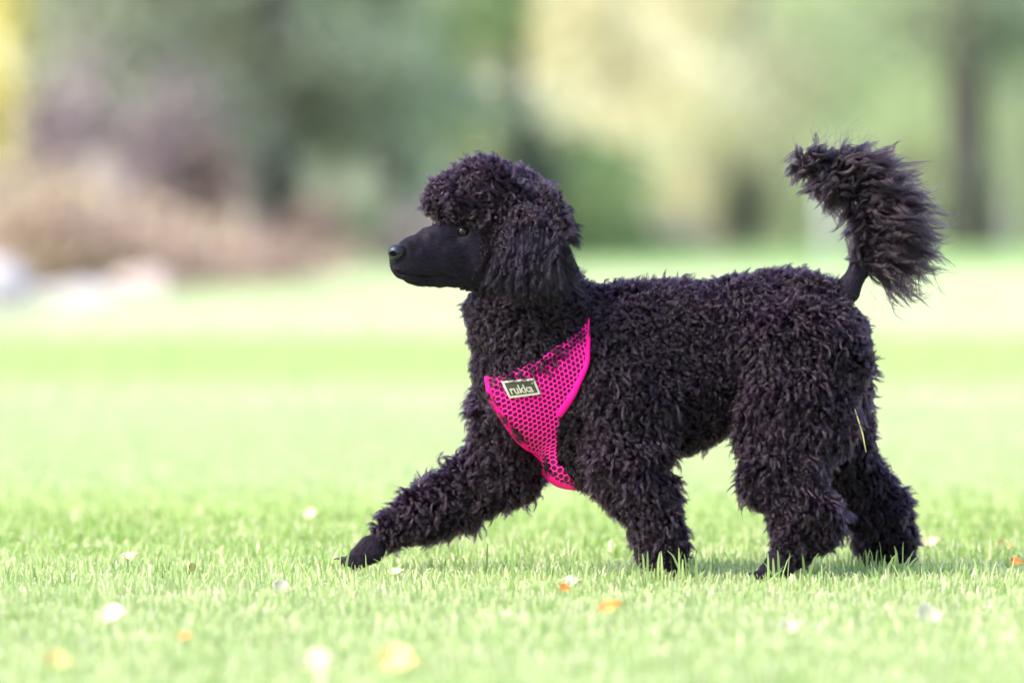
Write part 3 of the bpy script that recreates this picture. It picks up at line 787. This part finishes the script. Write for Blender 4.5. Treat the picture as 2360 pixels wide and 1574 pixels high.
# trims: broad flat piping along both edges
def trim(path, wpx, offs):
    path = np.array(path, float); s = np.r_[0, np.cumsum(np.hypot(*np.diff(path, axis=0).T))]
    u = np.linspace(0, s[-1], 60); x = np.interp(u, s, path[:, 0]); y = np.interp(u, s, path[:, 1])
    for _ in range(6): x[1:-1] = (x[:-2] + 2 * x[1:-1] + x[2:]) / 4; y[1:-1] = (y[:-2] + 2 * y[1:-1] + y[2:]) / 4
    tx, ty = np.gradient(x), np.gradient(y); L_ = np.hypot(tx, ty); nx_, ny_ = -ty / L_, tx / L_
    w = np.interp(u / s[-1], [0, 0.15, 0.8, 1], wpx)
    prof = [(-1, 0.0), (-0.75, 0.0022), (-0.2, 0.0032), (0.3, 0.0032), (0.8, 0.0022), (1, 0.0), (0.5, -0.002), (-0.5, -0.002)]
    V = np.stack([hs(x + nx_ * w * a, y + ny_ * w * a, OFF + offs + h) for a, h in prof], 1).reshape(-1, 3)
    k = len(prof); f = [(i * k + j, i * k + (j + 1) % k, (i + 1) * k + (j + 1) % k, (i + 1) * k + j) for i in range(59) for j in range(k)]
    return V, np.array(f)
v1 = trim([(1353, 742), (1357, 790), (1349, 845), (1321, 903), (1288, 948)], [3, 5, 10, 9], 0.0005)
v2 = trim([(1137, 866), (1148, 915), (1180, 964), (1220, 1020), (1260, 1076), (1296, 1101), (1340, 1106)], [4, 6, 8, 5], 0.0005)
V, Fs = joinm([v1, v2]); mesh_np('trim', V, Fs, M_trim, harness, smooth=True)
# badge with raised border and lettering
Q = np.array([(1168, 877), (1235, 870), (1248, 900), (1184, 908)], float)
def bq(u, v):
    u = np.asarray(u, float); v = np.asarray(v, float)
    p = (Q[0][None] * ((1 - u) * (1 - v))[:, None] + Q[1][None] * (u * (1 - v))[:, None] + Q[2][None] * (u * v)[:, None] + Q[3][None] * ((1 - u) * v)[:, None])
    return p[:, 0], p[:, 1]
def bsurf(u, v, off):
    x, y = bq(u, v); return hs(x, y, OFF + 0.003 + np.asarray(off, float) * np.ones(len(x)))
def bgrid(u0, u1, v0, v1, nu, nv, h0, h1):
    uu, vv = np.meshgrid(np.linspace(u0, u1, nu), np.linspace(v0, v1, nv), indexing='ij'); uu, vv = uu.ravel(), vv.ravel()
    top = bsurf(uu, vv, h1); bot = bsurf(uu, vv, h0); k = nu * nv
    f = []
    for i in range(nu - 1):
        for j in range(nv - 1):
            a = i * nv + j; f.append((a, a + 1, a + nv + 1, a + nv)); f.append((k + a, k + a + nv, k + a + nv + 1, k + a + 1))
    ed = [i * nv for i in range(nu)] + [(nu - 1) * nv + j for j in range(1, nv)] + [i * nv + nv - 1 for i in range(nu - 2, -1, -1)] + [j for j in range(nv - 2, 0, -1)]
    for a, c in zip(ed, ed[1:] + ed[:1]): f.append((a, c, k + c, k + a))
    return np.concatenate([top, bot]), np.array(f)
plate = bgrid(0, 1, 0, 1, 14, 8, -0.001, 0.0008)
bw, bh = 0.065, 0.12
frame = joinm([bgrid(0, 1, 0, bh, 14, 3, 0.0009, 0.0017), bgrid(0, 1, 1 - bh, 1, 14, 3, 0.0009, 0.0017), bgrid(0, bw, bh, 1 - bh, 3, 8, 0.0009, 0.0017), bgrid(1 - bw, 1, bh, 1 - bh, 3, 8, 0.0009, 0.0017)])
def text_pts(s, size=1.0):
    cu = bpy.data.curves.new('lettering', 'FONT'); cu.body = s; cu.size = size; cu.offset = 0.020; cu.resolution_u = 6
    o = bpy.data.objects.new('lettering', cu); col.objects.link(o)
    dg = bpy.context.evaluated_depsgraph_get(); me = o.evaluated_get(dg).to_mesh()
    me.calc_loop_triangles()
    v = np.array([tuple(x.co) for x in me.vertices]); f = np.array([tuple(t.vertices) for t in me.loop_triangles])
    o.evaluated_get(dg).to_mesh_clear(); bpy.data.objects.remove(o); bpy.data.curves.remove(cu)
    return v, f
tv, tf = text_pts('rukka')
tv = tv[:, :2]; mn, mx_ = tv.min(0), tv.max(0)
u = 0.13 + (tv[:, 0] - mn[0]) / (mx_[0] - mn[0]) * 0.70; v = 0.80 - (tv[:, 1] - mn[1]) / (mx_[1] - mn[1]) * 0.50
tri_txt = (bsurf(u, v, 0.0015), tf)
th = np.linspace(0, 2 * math.pi, 12, endpoint=False)
rg = (np.concatenate([bsurf(0.875 + 0.028 * np.cos(th), 0.26 + 0.055 * np.sin(th), 0.0015), bsurf(0.875 + 0.013 * np.cos(th), 0.26 + 0.026 * np.sin(th), 0.0015)]),
      np.array([(i, (i + 1) % 12, 12 + (i + 1) % 12) for i in range(12)] + [(i, 12 + (i + 1) % 12, 12 + i) for i in range(12)]))
vb, fb = joinm([plate, frame]); tvv, tff = joinm([tri_txt, rg])
badge_v = np.concatenate([vb, tvv]); fac = [tuple(q) for q in fb] + [tuple(q + len(vb)) for q in tff]
badge = mesh_py('badge', badge_v, [tuple(int(i) for i in f) for f in fac], None, harness, smooth=False)
badge.data.materials.append(M_tagb); badge.data.materials.append(M_tagw)
npl = len(plate[1])
badge.data.polygons.foreach_set('material_index', [0 if i < npl else 1 for i in range(len(fac))])
badge['label'] = 'black badge with pale border and pale lettering'

# ------------------------------------------------------------------ straw caught behind the thigh
M_straw = simple('straw', (0.60, 0.50, 0.20), (0.72, 0.60, 0.30), 60, 0.6)
sp = np.array([P(1970, 942, -0.06), P(1978, 968, -0.062), P(1988, 1000, -0.062), P(1996, 1042, -0.058)])
v, f = tube(sp, np.array([0.0004, 0.0010, 0.0011, 0.0004]), 6)
o = mesh_np('grass_stalk', v, f, M_straw, smooth=True)
tag(o, 'thin yellow straw stalk caught in the fur behind the near hind leg', 'stalk')

# ------------------------------------------------------------------ fallen leaves
leafcol = {'pale': (0.52, 0.49, 0.34), 'white': (0.58, 0.54, 0.45), 'orange': (0.80, 0.26, 0.05), 'yellow': (0.62, 0.53, 0.22), 'tan': (0.70, 0.52, 0.34)}
LM = {k: simple('leaf_' + k, tuple(0.85 * x for x in c), c, 60, 0.6) for k, c in leafcol.items()}
def leaf_mesh(L, W_, curl, seed):
    r_ = np.random.default_rng(seed); V, Fs = [], []
    NU, NV = 13, 7
    for i in range(NU):
        u = i / (NU - 1); w = W_ * (math.sin(math.pi * min(u * 1.15, 1) ** 0.8) ** 0.8 if 0 < u < 0.97 else 0.03) * (1 + 0.12 * (-1) ** i)
        for j in range(NV):
            v = j / (NV - 1) * 2 - 1
            V.append(((u - 0.5) * L, v * w * 0.5, curl * L * (v * v * 0.5 + (u - 0.5) ** 2 * 1.2) + 0.04 * L * math.sin(5 * u + seed) * v))
    for i in range(NU - 1):
        for j in range(NV - 1): a = i * NV + j; Fs.append((a, a + 1, a + NV + 1, a + NV))
    return V, Fs
leaves = [ # photo x, y, length m, colour, label
 (272, 1432, 0.040, 'white', 'white upturned leaf at the lower left with an orange scrap to its right'),
 (430, 1482, 0.018, 'orange', 'small orange leaf scrap low in the grass at the lower left'),
 (745, 1540, 0.046, 'pale', 'broad cream leaf at the bottom edge left of the yellow one'),
 (930, 1540, 0.055, 'yellow', 'large yellow and cream leaf at the bottom edge of the photo'),
 (1408, 1412, 0.030, 'orange', 'bright orange leaf in front of the near front foot'),
 (1300, 1366, 0.018, 'orange', 'tiny orange leaf scrap below the chest'),
 (1322, 1356, 0.030, 'pale', 'pale curled leaf beside the tiny orange scrap below the chest'),
 (2142, 1432, 0.042, 'white', 'white leaf standing in the grass at the lower right'),
 (1825, 1460, 0.034, 'pale', 'faint cream leaf in the grass below the hind feet'),
 (2312, 1268, 0.032, 'yellow', 'yellow leaf at the right edge beyond the hind feet'),
 (2345, 1305, 0.020, 'orange', 'small orange leaf at the right edge under the yellow one'),
 (720, 1195, 0.030, 'pale', 'cream leaf on the lawn above the lifted front paw'),
 (915, 1332, 0.024, 'pale', 'cream leaf just under the lifted front paw'),
 (655, 1368, 0.030, 'white', 'whitish leaf in the grass left of the lifted front paw'),
 (445, 1322, 0.024, 'yellow', 'small yellow leaf in the grass at the far left middle'),
 (2150, 1262, 0.030, 'tan', 'tan leaf on the lawn just behind the far hind foot'),
 (300, 1295, 0.026, 'tan', 'pinkish tan leaf on the lawn at the far left'),
 (135, 1538, 0.036, 'yellow', 'yellow leaf in the bottom left corner'),
]
for i, (px, py, L, k, lab) in enumerate(leaves):
    D = HCAM / ((py + 12 - 500) * 36 / 2360 / LENS)
    pos = P(px, py, D - DIST)
    v, f = leaf_mesh(L, L * 0.66, 0.35, i)
    o = mesh_py('fallen_leaf', v, f, LM[k])
    o.location = (pos[0], pos[1], max(0.008, pos[2] + 0.006)); o.rotation_euler = (random.uniform(0.5, 1.2), random.uniform(-0.3, 0.3), random.uniform(-0.6, 0.6))
    md = o.modifiers.new('thickness', 'SOLIDIFY'); md.thickness = 0.0006
    tag(o, lab, 'leaf', 'fallen leaves scattered on the lawn')

# ------------------------------------------------------------------ trees, bank, rocks
def XZ(px, py, D):
    """world x and z seen at a pixel at a distance D from the camera"""
    p = P(px, py, D - DIST); return p[0], p[2]

def leafcloud(c, size, R, rnd=None):
    """rhombic leaf sprays at points c with half length size"""
    n = len(c); a = unit(R.normal(0, 1, (n, 3))); b_ = unit(np.cross(a, R.normal(0, 1, (n, 3))))
    s = size[:, None] if np.ndim(size) else size
    nn = np.cross(a, b_)
    V = np.stack([c + a * s, c + b_ * s * 0.55 + nn * s * 0.15, c - a * s, c - b_ * s * 0.55 + nn * s * 0.15], 1).reshape(-1, 3)
    Fq = np.arange(n * 4).reshape(n, 4)
    return V, Fq, np.repeat(R.random(n) if rnd is None else rnd, 4)

def lm(name, a, b_, c, tr=0.5): return leaf_mat(name, [(0.0, a), (0.5, b_), (1.0, c)], tr, 0.5)
LEAF = {
 'spruce': lm('spruce_needles', (0.21, 0.25, 0.16), (0.31, 0.36, 0.24), (0.42, 0.45, 0.34), 0.4),
 'green': lm('green_needles', (0.17, 0.26, 0.09), (0.27, 0.38, 0.15), (0.38, 0.47, 0.23), 0.4),
 'dark': lm('dark_needles', (0.06, 0.08, 0.06), (0.10, 0.12, 0.09), (0.14, 0.16, 0.13), 0.25),
 'silver': lm('silver_needles', (0.34, 0.41, 0.27), (0.46, 0.53, 0.37), (0.55, 0.60, 0.45), 0.45),
 'yellow': lm('yellow_birch_leaves', (0.74, 0.66, 0.20), (0.84, 0.78, 0.36), (0.88, 0.85, 0.52), 0.5),
 'cream': lm('pale_birch_leaves', (0.713, 0.632, 0.391), (0.851, 0.793, 0.575), (0.880, 0.880, 0.759), 0.5),
 'lime': lm('lime_leaves', (0.391, 0.483, 0.253), (0.552, 0.632, 0.391), (0.690, 0.736, 0.529), 0.5),
 'russet': lm('russet_leaves', (0.299, 0.218, 0.196), (0.414, 0.299, 0.253), (0.552, 0.414, 0.322), 0.4),
 'mauve': lm('mauve_twigs', (0.184, 0.149, 0.172), (0.276, 0.218, 0.241), (0.368, 0.299, 0.299), 0.3),
 'ochre': lm('ochre_fern', (0.33, 0.24, 0.17), (0.44, 0.35, 0.24), (0.54, 0.44, 0.32), 0.4),
}
M_bark = simple('dark_bark', (0.06, 0.05, 0.05), (0.12, 0.10, 0.10), 6, 0.9, 0.4)
M_bark2 = simple('brown_bark', (0.12, 0.085, 0.075), (0.22, 0.16, 0.14), 6, 0.9, 0.4)
M_birch = simple('birch_bark', (0.30, 0.28, 0.26), (0.72, 0.68, 0.64), 5, 0.8, 0.2)

def tree(name, x, y, height, crown_r, crown_lo, leafk, barkm, trunk_r, label, cat, group, seed, nleaf=5000, kind='broad', leaf=0.09, lean=0.0):
    R = np.random.default_rng(seed); z0 = float(ground_h(np.array(x), np.array(y)))
    root = empty(name, (x, y, z0)); tag(root, label, cat, group)
    # trunk with limbs
    t = np.linspace(0, 1, 14); w = np.cumsum(R.normal(0, 0.012, (14, 2)), 0) * height * 0.25
    tp = np.stack([w[:, 0] + lean * t * height, w[:, 1], t * height * (0.98 if kind == 'cone' else 0.85) - 0.15], -1)
    rr = trunk_r * (1 - 0.9 * t) + 0.01; rr[0] *= 1.4
    parts = [tube(tp, rr, 10)]
    tips = []
    nb = 46 if kind == 'cone' else 26
    for i in range(nb):
        u = R.uniform(crown_lo / height, 0.95)
        base = np.array([np.interp(u * 0.99, t, tp[:, k]) for k in range(3)])
        az = R.uniform(0, 2 * math.pi)
        if kind == 'cone': ln = crown_r * (1 - u) ** 0.85 * R.uniform(0.75, 1.15); el = -0.12 + 0.25 * u
        else: ln = crown_r * (0.55 + 0.6 * math.sin(math.pi * min(1, (u - crown_lo / height) / (1 - crown_lo / height) * 0.85 + 0.15))) * R.uniform(0.6, 1.1); el = 0.45
        d_ = np.array([math.cos(az) * math.cos(el), math.sin(az) * math.cos(el), math.sin(el)])
        s = np.linspace(0, 1, 6)[:, None]
        droop = np.array([0, 0, -1.0]) * (s ** 2) * ln * (0.25 if kind == 'cone' else 0.55 if kind == 'birch' else 0.2)
        bp_ = base + d_ * ln * s + droop
        parts.append(tube(bp_, np.linspace(max(0.012, trunk_r * 0.22), 0.006, 6), 5))
        tips.append(bp_)
    v, f = joinm(parts); mesh_np('trunk', v, f, barkm, root, smooth=True)
    # crown: sprays along the limbs, in clumps
    tips = np.array(tips); nbp = len(tips)
    per = max(1, nleaf // nbp); C_ = []
    for bp_ in tips:
        s = R.beta(1.7, 1.1, per) * 5; i = np.clip(s.astype(int), 0, 4); fr = (s - i)[:, None]
        c = bp_[i] * (1 - fr) + bp_[i + 1] * fr
        sp_ = crown_r * (0.13 if kind == 'cone' else 0.20)
        c = c + R.normal(0, 1, (per, 3)) * np.array([sp_, sp_, sp_ * (0.5 if kind == 'cone' else 0.8)])
        if kind == 'birch': c[:, 2] -= R.exponential(0.35, per)
        C_.append(c)
    c = np.concatenate(C_); c[:, 2] = np.maximum(c[:, 2], 0.08)
    v, f, r_ = leafcloud(c, leaf * R.uniform(0.6, 1.5, len(c)), R)
    mesh_np('crown', v, f, LEAF[leafk], root, attrs={'rnd': r_})
    return root

def shrub(x, y, w, h, leafk, label, group, seed, n=1500, leaf=0.05):
    R = np.random.default_rng(seed); z0 = float(ground_h(np.array(x), np.array(y)))
    root = empty('shrub', (x, y, z0)); tag(root, label, 'shrub', group)
    st = []
    for i in range(14):
        az = R.uniform(0, 6.28); rr = w * R.uniform(0.2, 0.9); s = np.linspace(0, 1, 5)[:, None]
        e = np.array([math.cos(az) * rr, math.sin(az) * rr, h * R.uniform(0.6, 1.0)])
        st.append(tube(e * s * np.array([1, 1, 1]) + np.array([0, 0, 0.0]), np.linspace(0.014, 0.005, 5), 5))
    v, f = joinm(st); mesh_np('stem', v, f, M_bark2, root, smooth=True)
    K = 16; cc = R.normal(0, 1, (K, 3)) * np.array([w * 0.5, w * 0.5, h * 0.22]) + np.array([0, 0, h * 0.5])
    c = cc[R.integers(0, K, n)] + R.normal(0, 1, (n, 3)) * np.array([w * 0.2, w * 0.2, h * 0.18]); c[:, 2] = np.clip(c[:, 2], 0.02, h * 1.25)
    v, f, r_ = leafcloud(c, leaf * R.uniform(0.6, 1.4, n), R)
    mesh_np('foliage', v, f, LEAF[leafk], root, attrs={'rnd': r_})

def rock(px, py, D, r, sc, seed, label, mat):
    x, z = XZ(px, py, D); R = np.random.default_rng(seed)
    bm = bmesh.new(); bmesh.ops.create_icosphere(bm, subdivisions=4, radius=1)
    dirs = unit(R.normal(0, 1, (14, 3))); lim = R.uniform(0.62, 0.95, 14)
    for v in bm.verts:
        p = np.array(v.co); m = max(float((dirs @ p / lim).max()), 0.8); p = p / m
        p *= 1 + 0.03 * math.sin(9 * p[0] + seed) * math.sin(8 * p[1]) + 0.02 * math.sin(17 * p[2])
        v.co = Vector(p * np.array(sc) * r)
    me = bpy.data.meshes.new('boulder'); bm.to_mesh(me); bm.free(); me.materials.append(mat)
    me.polygons.foreach_set('use_smooth', [True] * len(me.polygons))
    o = link(bpy.data.objects.new('boulder', me)); y = D - DIST
    o.location = (x, y, float(ground_h(np.array(x), np.array(y))) + r * sc[2] * 0.4); o.rotation_euler[2] = R.uniform(0, 6)
    tag(o, label, 'boulder', 'boulders on the bank'); return o
M_rock = simple('pale_rock', (0.32, 0.30, 0.32), (0.42, 0.39, 0.41), 4, 0.85, 0.5)
M_rock2 = simple('pink_rock', (0.30, 0.24, 0.23), (0.38, 0.31, 0.29), 4, 0.85, 0.5)

# (photo x, distance) -> trees
T = []
def tr(px, D, *a, **k):
    x, _ = XZ(px, 500, D); return tree(*((a[0], x, D - DIST) + a[1:]), **k)
G_TREES = 'trees at the edge of the lawn'
tr(-75, 48, 'birch_tree', 8, 0.55, 0.7, 'yellow', M_birch, 0.09, 'bright yellow birch at the left edge of the photo', 'tree', G_TREES, 11, nleaf=5200, kind='birch', leaf=0.08)
tr(170, 60, 'spruce_tree', 9, 1.9, 1.0, 'spruce', M_bark, 0.16, 'grey green spruce beside the yellow birch on the left', 'tree', G_TREES, 12, nleaf=6000, kind='cone')
tr(60, 66, 'spruce_tree', 10, 2.0, 0.6, 'spruce', M_bark, 0.16, 'grey green spruce standing farther back behind the yellow birch', 'tree', G_TREES, 31, nleaf=7000, kind='cone')
tr(290, 70, 'spruce_tree', 11, 2.1, 0.6, 'spruce', M_bark2, 0.16, 'grey green spruce farther back behind the mauve bush of the bank', 'tree', G_TREES, 32, nleaf=7000, kind='cone')
tr(400, 64, 'spruce_tree', 10, 2.0, 1.2, 'spruce', M_bark2, 0.18, 'grey green spruce behind the russet bushes of the bank', 'tree', G_TREES, 13, nleaf=6000, kind='cone')
tr(640, 62, 'spruce_tree', 9, 1.8, 0.7, 'spruce', M_bark, 0.16, 'grey green spruce above the upper end of the bank', 'tree', G_TREES, 14, nleaf=6000, kind='cone')
tr(900, 66, 'spruce_tree', 11, 2.4, 0.5, 'silver', M_bark, 0.18, 'broad silvery spruce behind the head of the dog', 'tree', G_TREES, 15, nleaf=8000, kind='cone')
tr(1180, 72, 'spruce_tree', 10, 2.1, 0.3, 'green', M_bark, 0.17, 'fresh green spruce between the silvery spruce and the cream birch', 'tree', G_TREES, 16, nleaf=8000, kind='cone')
tr(1430, 84, 'birch_tree', 11, 2.2, 0.9, 'cream', M_birch, 0.13, 'cream coloured birch behind the neck of the dog', 'tree', G_TREES, 17, nleaf=9000, kind='birch')
tr(1600, 88, 'birch_tree', 10, 1.9, 0.9, 'cream', M_birch, 0.12, 'cream and ochre birch left of the short dark trunk', 'tree', G_TREES, 18, nleaf=8000, kind='birch')
tr(1715, 92, 'pine_tree', 13, 2.6, 1.9, 'lime', M_bark, 0.36, 'tree with a dark trunk above the middle of the back', 'tree', G_TREES, 19, nleaf=7000, kind='broad')
tr(1930, 100, 'birch_tree', 11, 2.9, 1.2, 'lime', M_birch, 0.12, 'light green birch behind the raised tail', 'tree', G_TREES, 20, nleaf=9000, kind='birch')
tr(2240, 88, 'pine_tree', 15, 2.6, 3.6, 'spruce', M_bark, 0.38, 'tree with a tall dark trunk near the right edge', 'tree', G_TREES, 21, nleaf=6000, kind='broad')
tr(2340, 96, 'birch_tree', 10, 2.2, 0.8, 'lime', M_birch, 0.12, 'yellow green birch at the right edge of the photo', 'tree', G_TREES, 22, nleaf=7000, kind='birch')

# wood behind: one mass nobody could count
R = np.random.default_rng(5)
n = 84000; x = R.uniform(-70, 62, n); y = R.uniform(98, 112, n); top = 9 + 1.5 * np.sin(x * 0.9) + 1.2 * np.sin(x * 2.3 + 1)
z = R.random(n) * top
v, f, r_ = leafcloud(np.stack([x, y, z], -1), 0.28 * R.uniform(0.6, 1.5, n), R)
o = mesh_np('woods', v, f, [LEAF['silver'], LEAF['lime']], attrs={'rnd': r_}, mat_idx=(x > 1.2 + R.normal(0, 0.8, n)).astype(int)); tag(o, 'soft green wood closing the far side of the lawn', kind='stuff')

# undergrowth on the bank
sh = [(150, 46, 0.42, 1.3, 'mauve', 'dark mauve bush under the spruce beside the yellow birch'),
      (390, 50, 0.5, 1.3, 'mauve', 'dark mauve bush in the middle of the bank'),
      (480, 50, 0.45, 0.95, 'russet', 'russet bush right of the dark mauve one'),
      (630, 52, 0.25, 1.0, 'dark', 'dark green bush above the pale rock on the bank'),
      (700, 50, 0.3, 0.5, 'russet', 'reddish bush at the upper right end of the bank'),
      (790, 54, 0.5, 0.8, 'spruce', 'dull green bush to the left of the nose of the dog'),
      (880, 56, 0.7, 0.5, 'mauve', 'low brownish bush just behind the nose of the dog'),
      (60, 38, 0.7, 0.7, 'ochre', 'orange fern patch below the yellow birch'),
      (230, 38, 0.8, 0.5, 'russet', 'reddish fern patch low on the bank'),
      (420, 42, 0.6, 0.4, 'ochre', 'ochre fern patch in the middle of the bank'),
      (260, 42, 0.6, 0.6, 'ochre', 'tan fern patch high on the bank'),
      (640, 50, 0.6, 0.2, 'ochre', 'low ochre fern patch at the right foot of the bank'),
      (560, 42, 0.6, 0.3, 'russet', 'low russet fern patch in front of the pale rock'),
      (1235, 66, 0.4, 1.3, 'dark', 'dark green bush behind the topknot of the dog'),
      (1500, 78, 1.0, 0.45, 'mauve', 'low mauve bush under the cream birches'),
      (1715, 84, 0.28, 1.3, 'dark', 'dark bush at the foot of the short dark trunk'),
      (1330, 70, 0.7, 1.0, 'green', 'green bush behind the ear of the dog'),
      (2080, 92, 0.9, 1.5, 'ochre', 'pale ochre bush behind the tail of the dog'),
      (1860, 90, 1.2, 1.2, 'lime', 'light green bush above the hips of the dog'),
      (2245, 84, 0.42, 1.3, 'dark', 'dark bush at the foot of the tall trunk near the right edge')]
for i, (px, D, w, h, k, lab) in enumerate(sh):
    x, _ = XZ(px, 500, D); shrub(x, D - DIST, w, h, k, lab, 'bushes and ferns along the edge of the lawn', 40 + i, n=1000, leaf=0.055)

rock(-20, 640, 30, 0.26, (1.2, 0.8, 0.9), 3, 'big whitish boulder at the left edge of the photo', M_rock)
rock(190, 640, 33, 0.2, (1.6, 0.8, 0.5), 4, 'flat pinkish grey boulder right of the big whitish one', M_rock)
rock(540, 500, 46, 0.24, (1.1, 0.8, 1.0), 5, 'pale mauve boulder on the upper right of the bank', M_rock)
rock(600, 560, 47, 0.22, (1.6, 0.8, 0.6), 6, 'tan boulder below the pale mauve one', M_rock2)
rock(340, 620, 36, 0.2, (1.6, 0.8, 0.5), 7, 'pinkish boulder at the foot of the bank', M_rock2)
# slim pale post far behind the rump
x, _ = XZ(1905, 500, 70)
v, f = tube(np.array([[x, 70 - DIST, -0.1], [x, 70 - DIST, 0.5], [x, 70 - DIST, 1.0], [x, 70 - DIST, 1.03]]), np.array([0.06, 0.06, 0.055, 0.01]), 12)
o = mesh_np('post', v, f, simple('white_paint', (0.72, 0.70, 0.72), (0.8, 0.78, 0.8), 10, 0.6), smooth=True)
tag(o, 'slim whitish post on the lawn behind the tail', 'post')
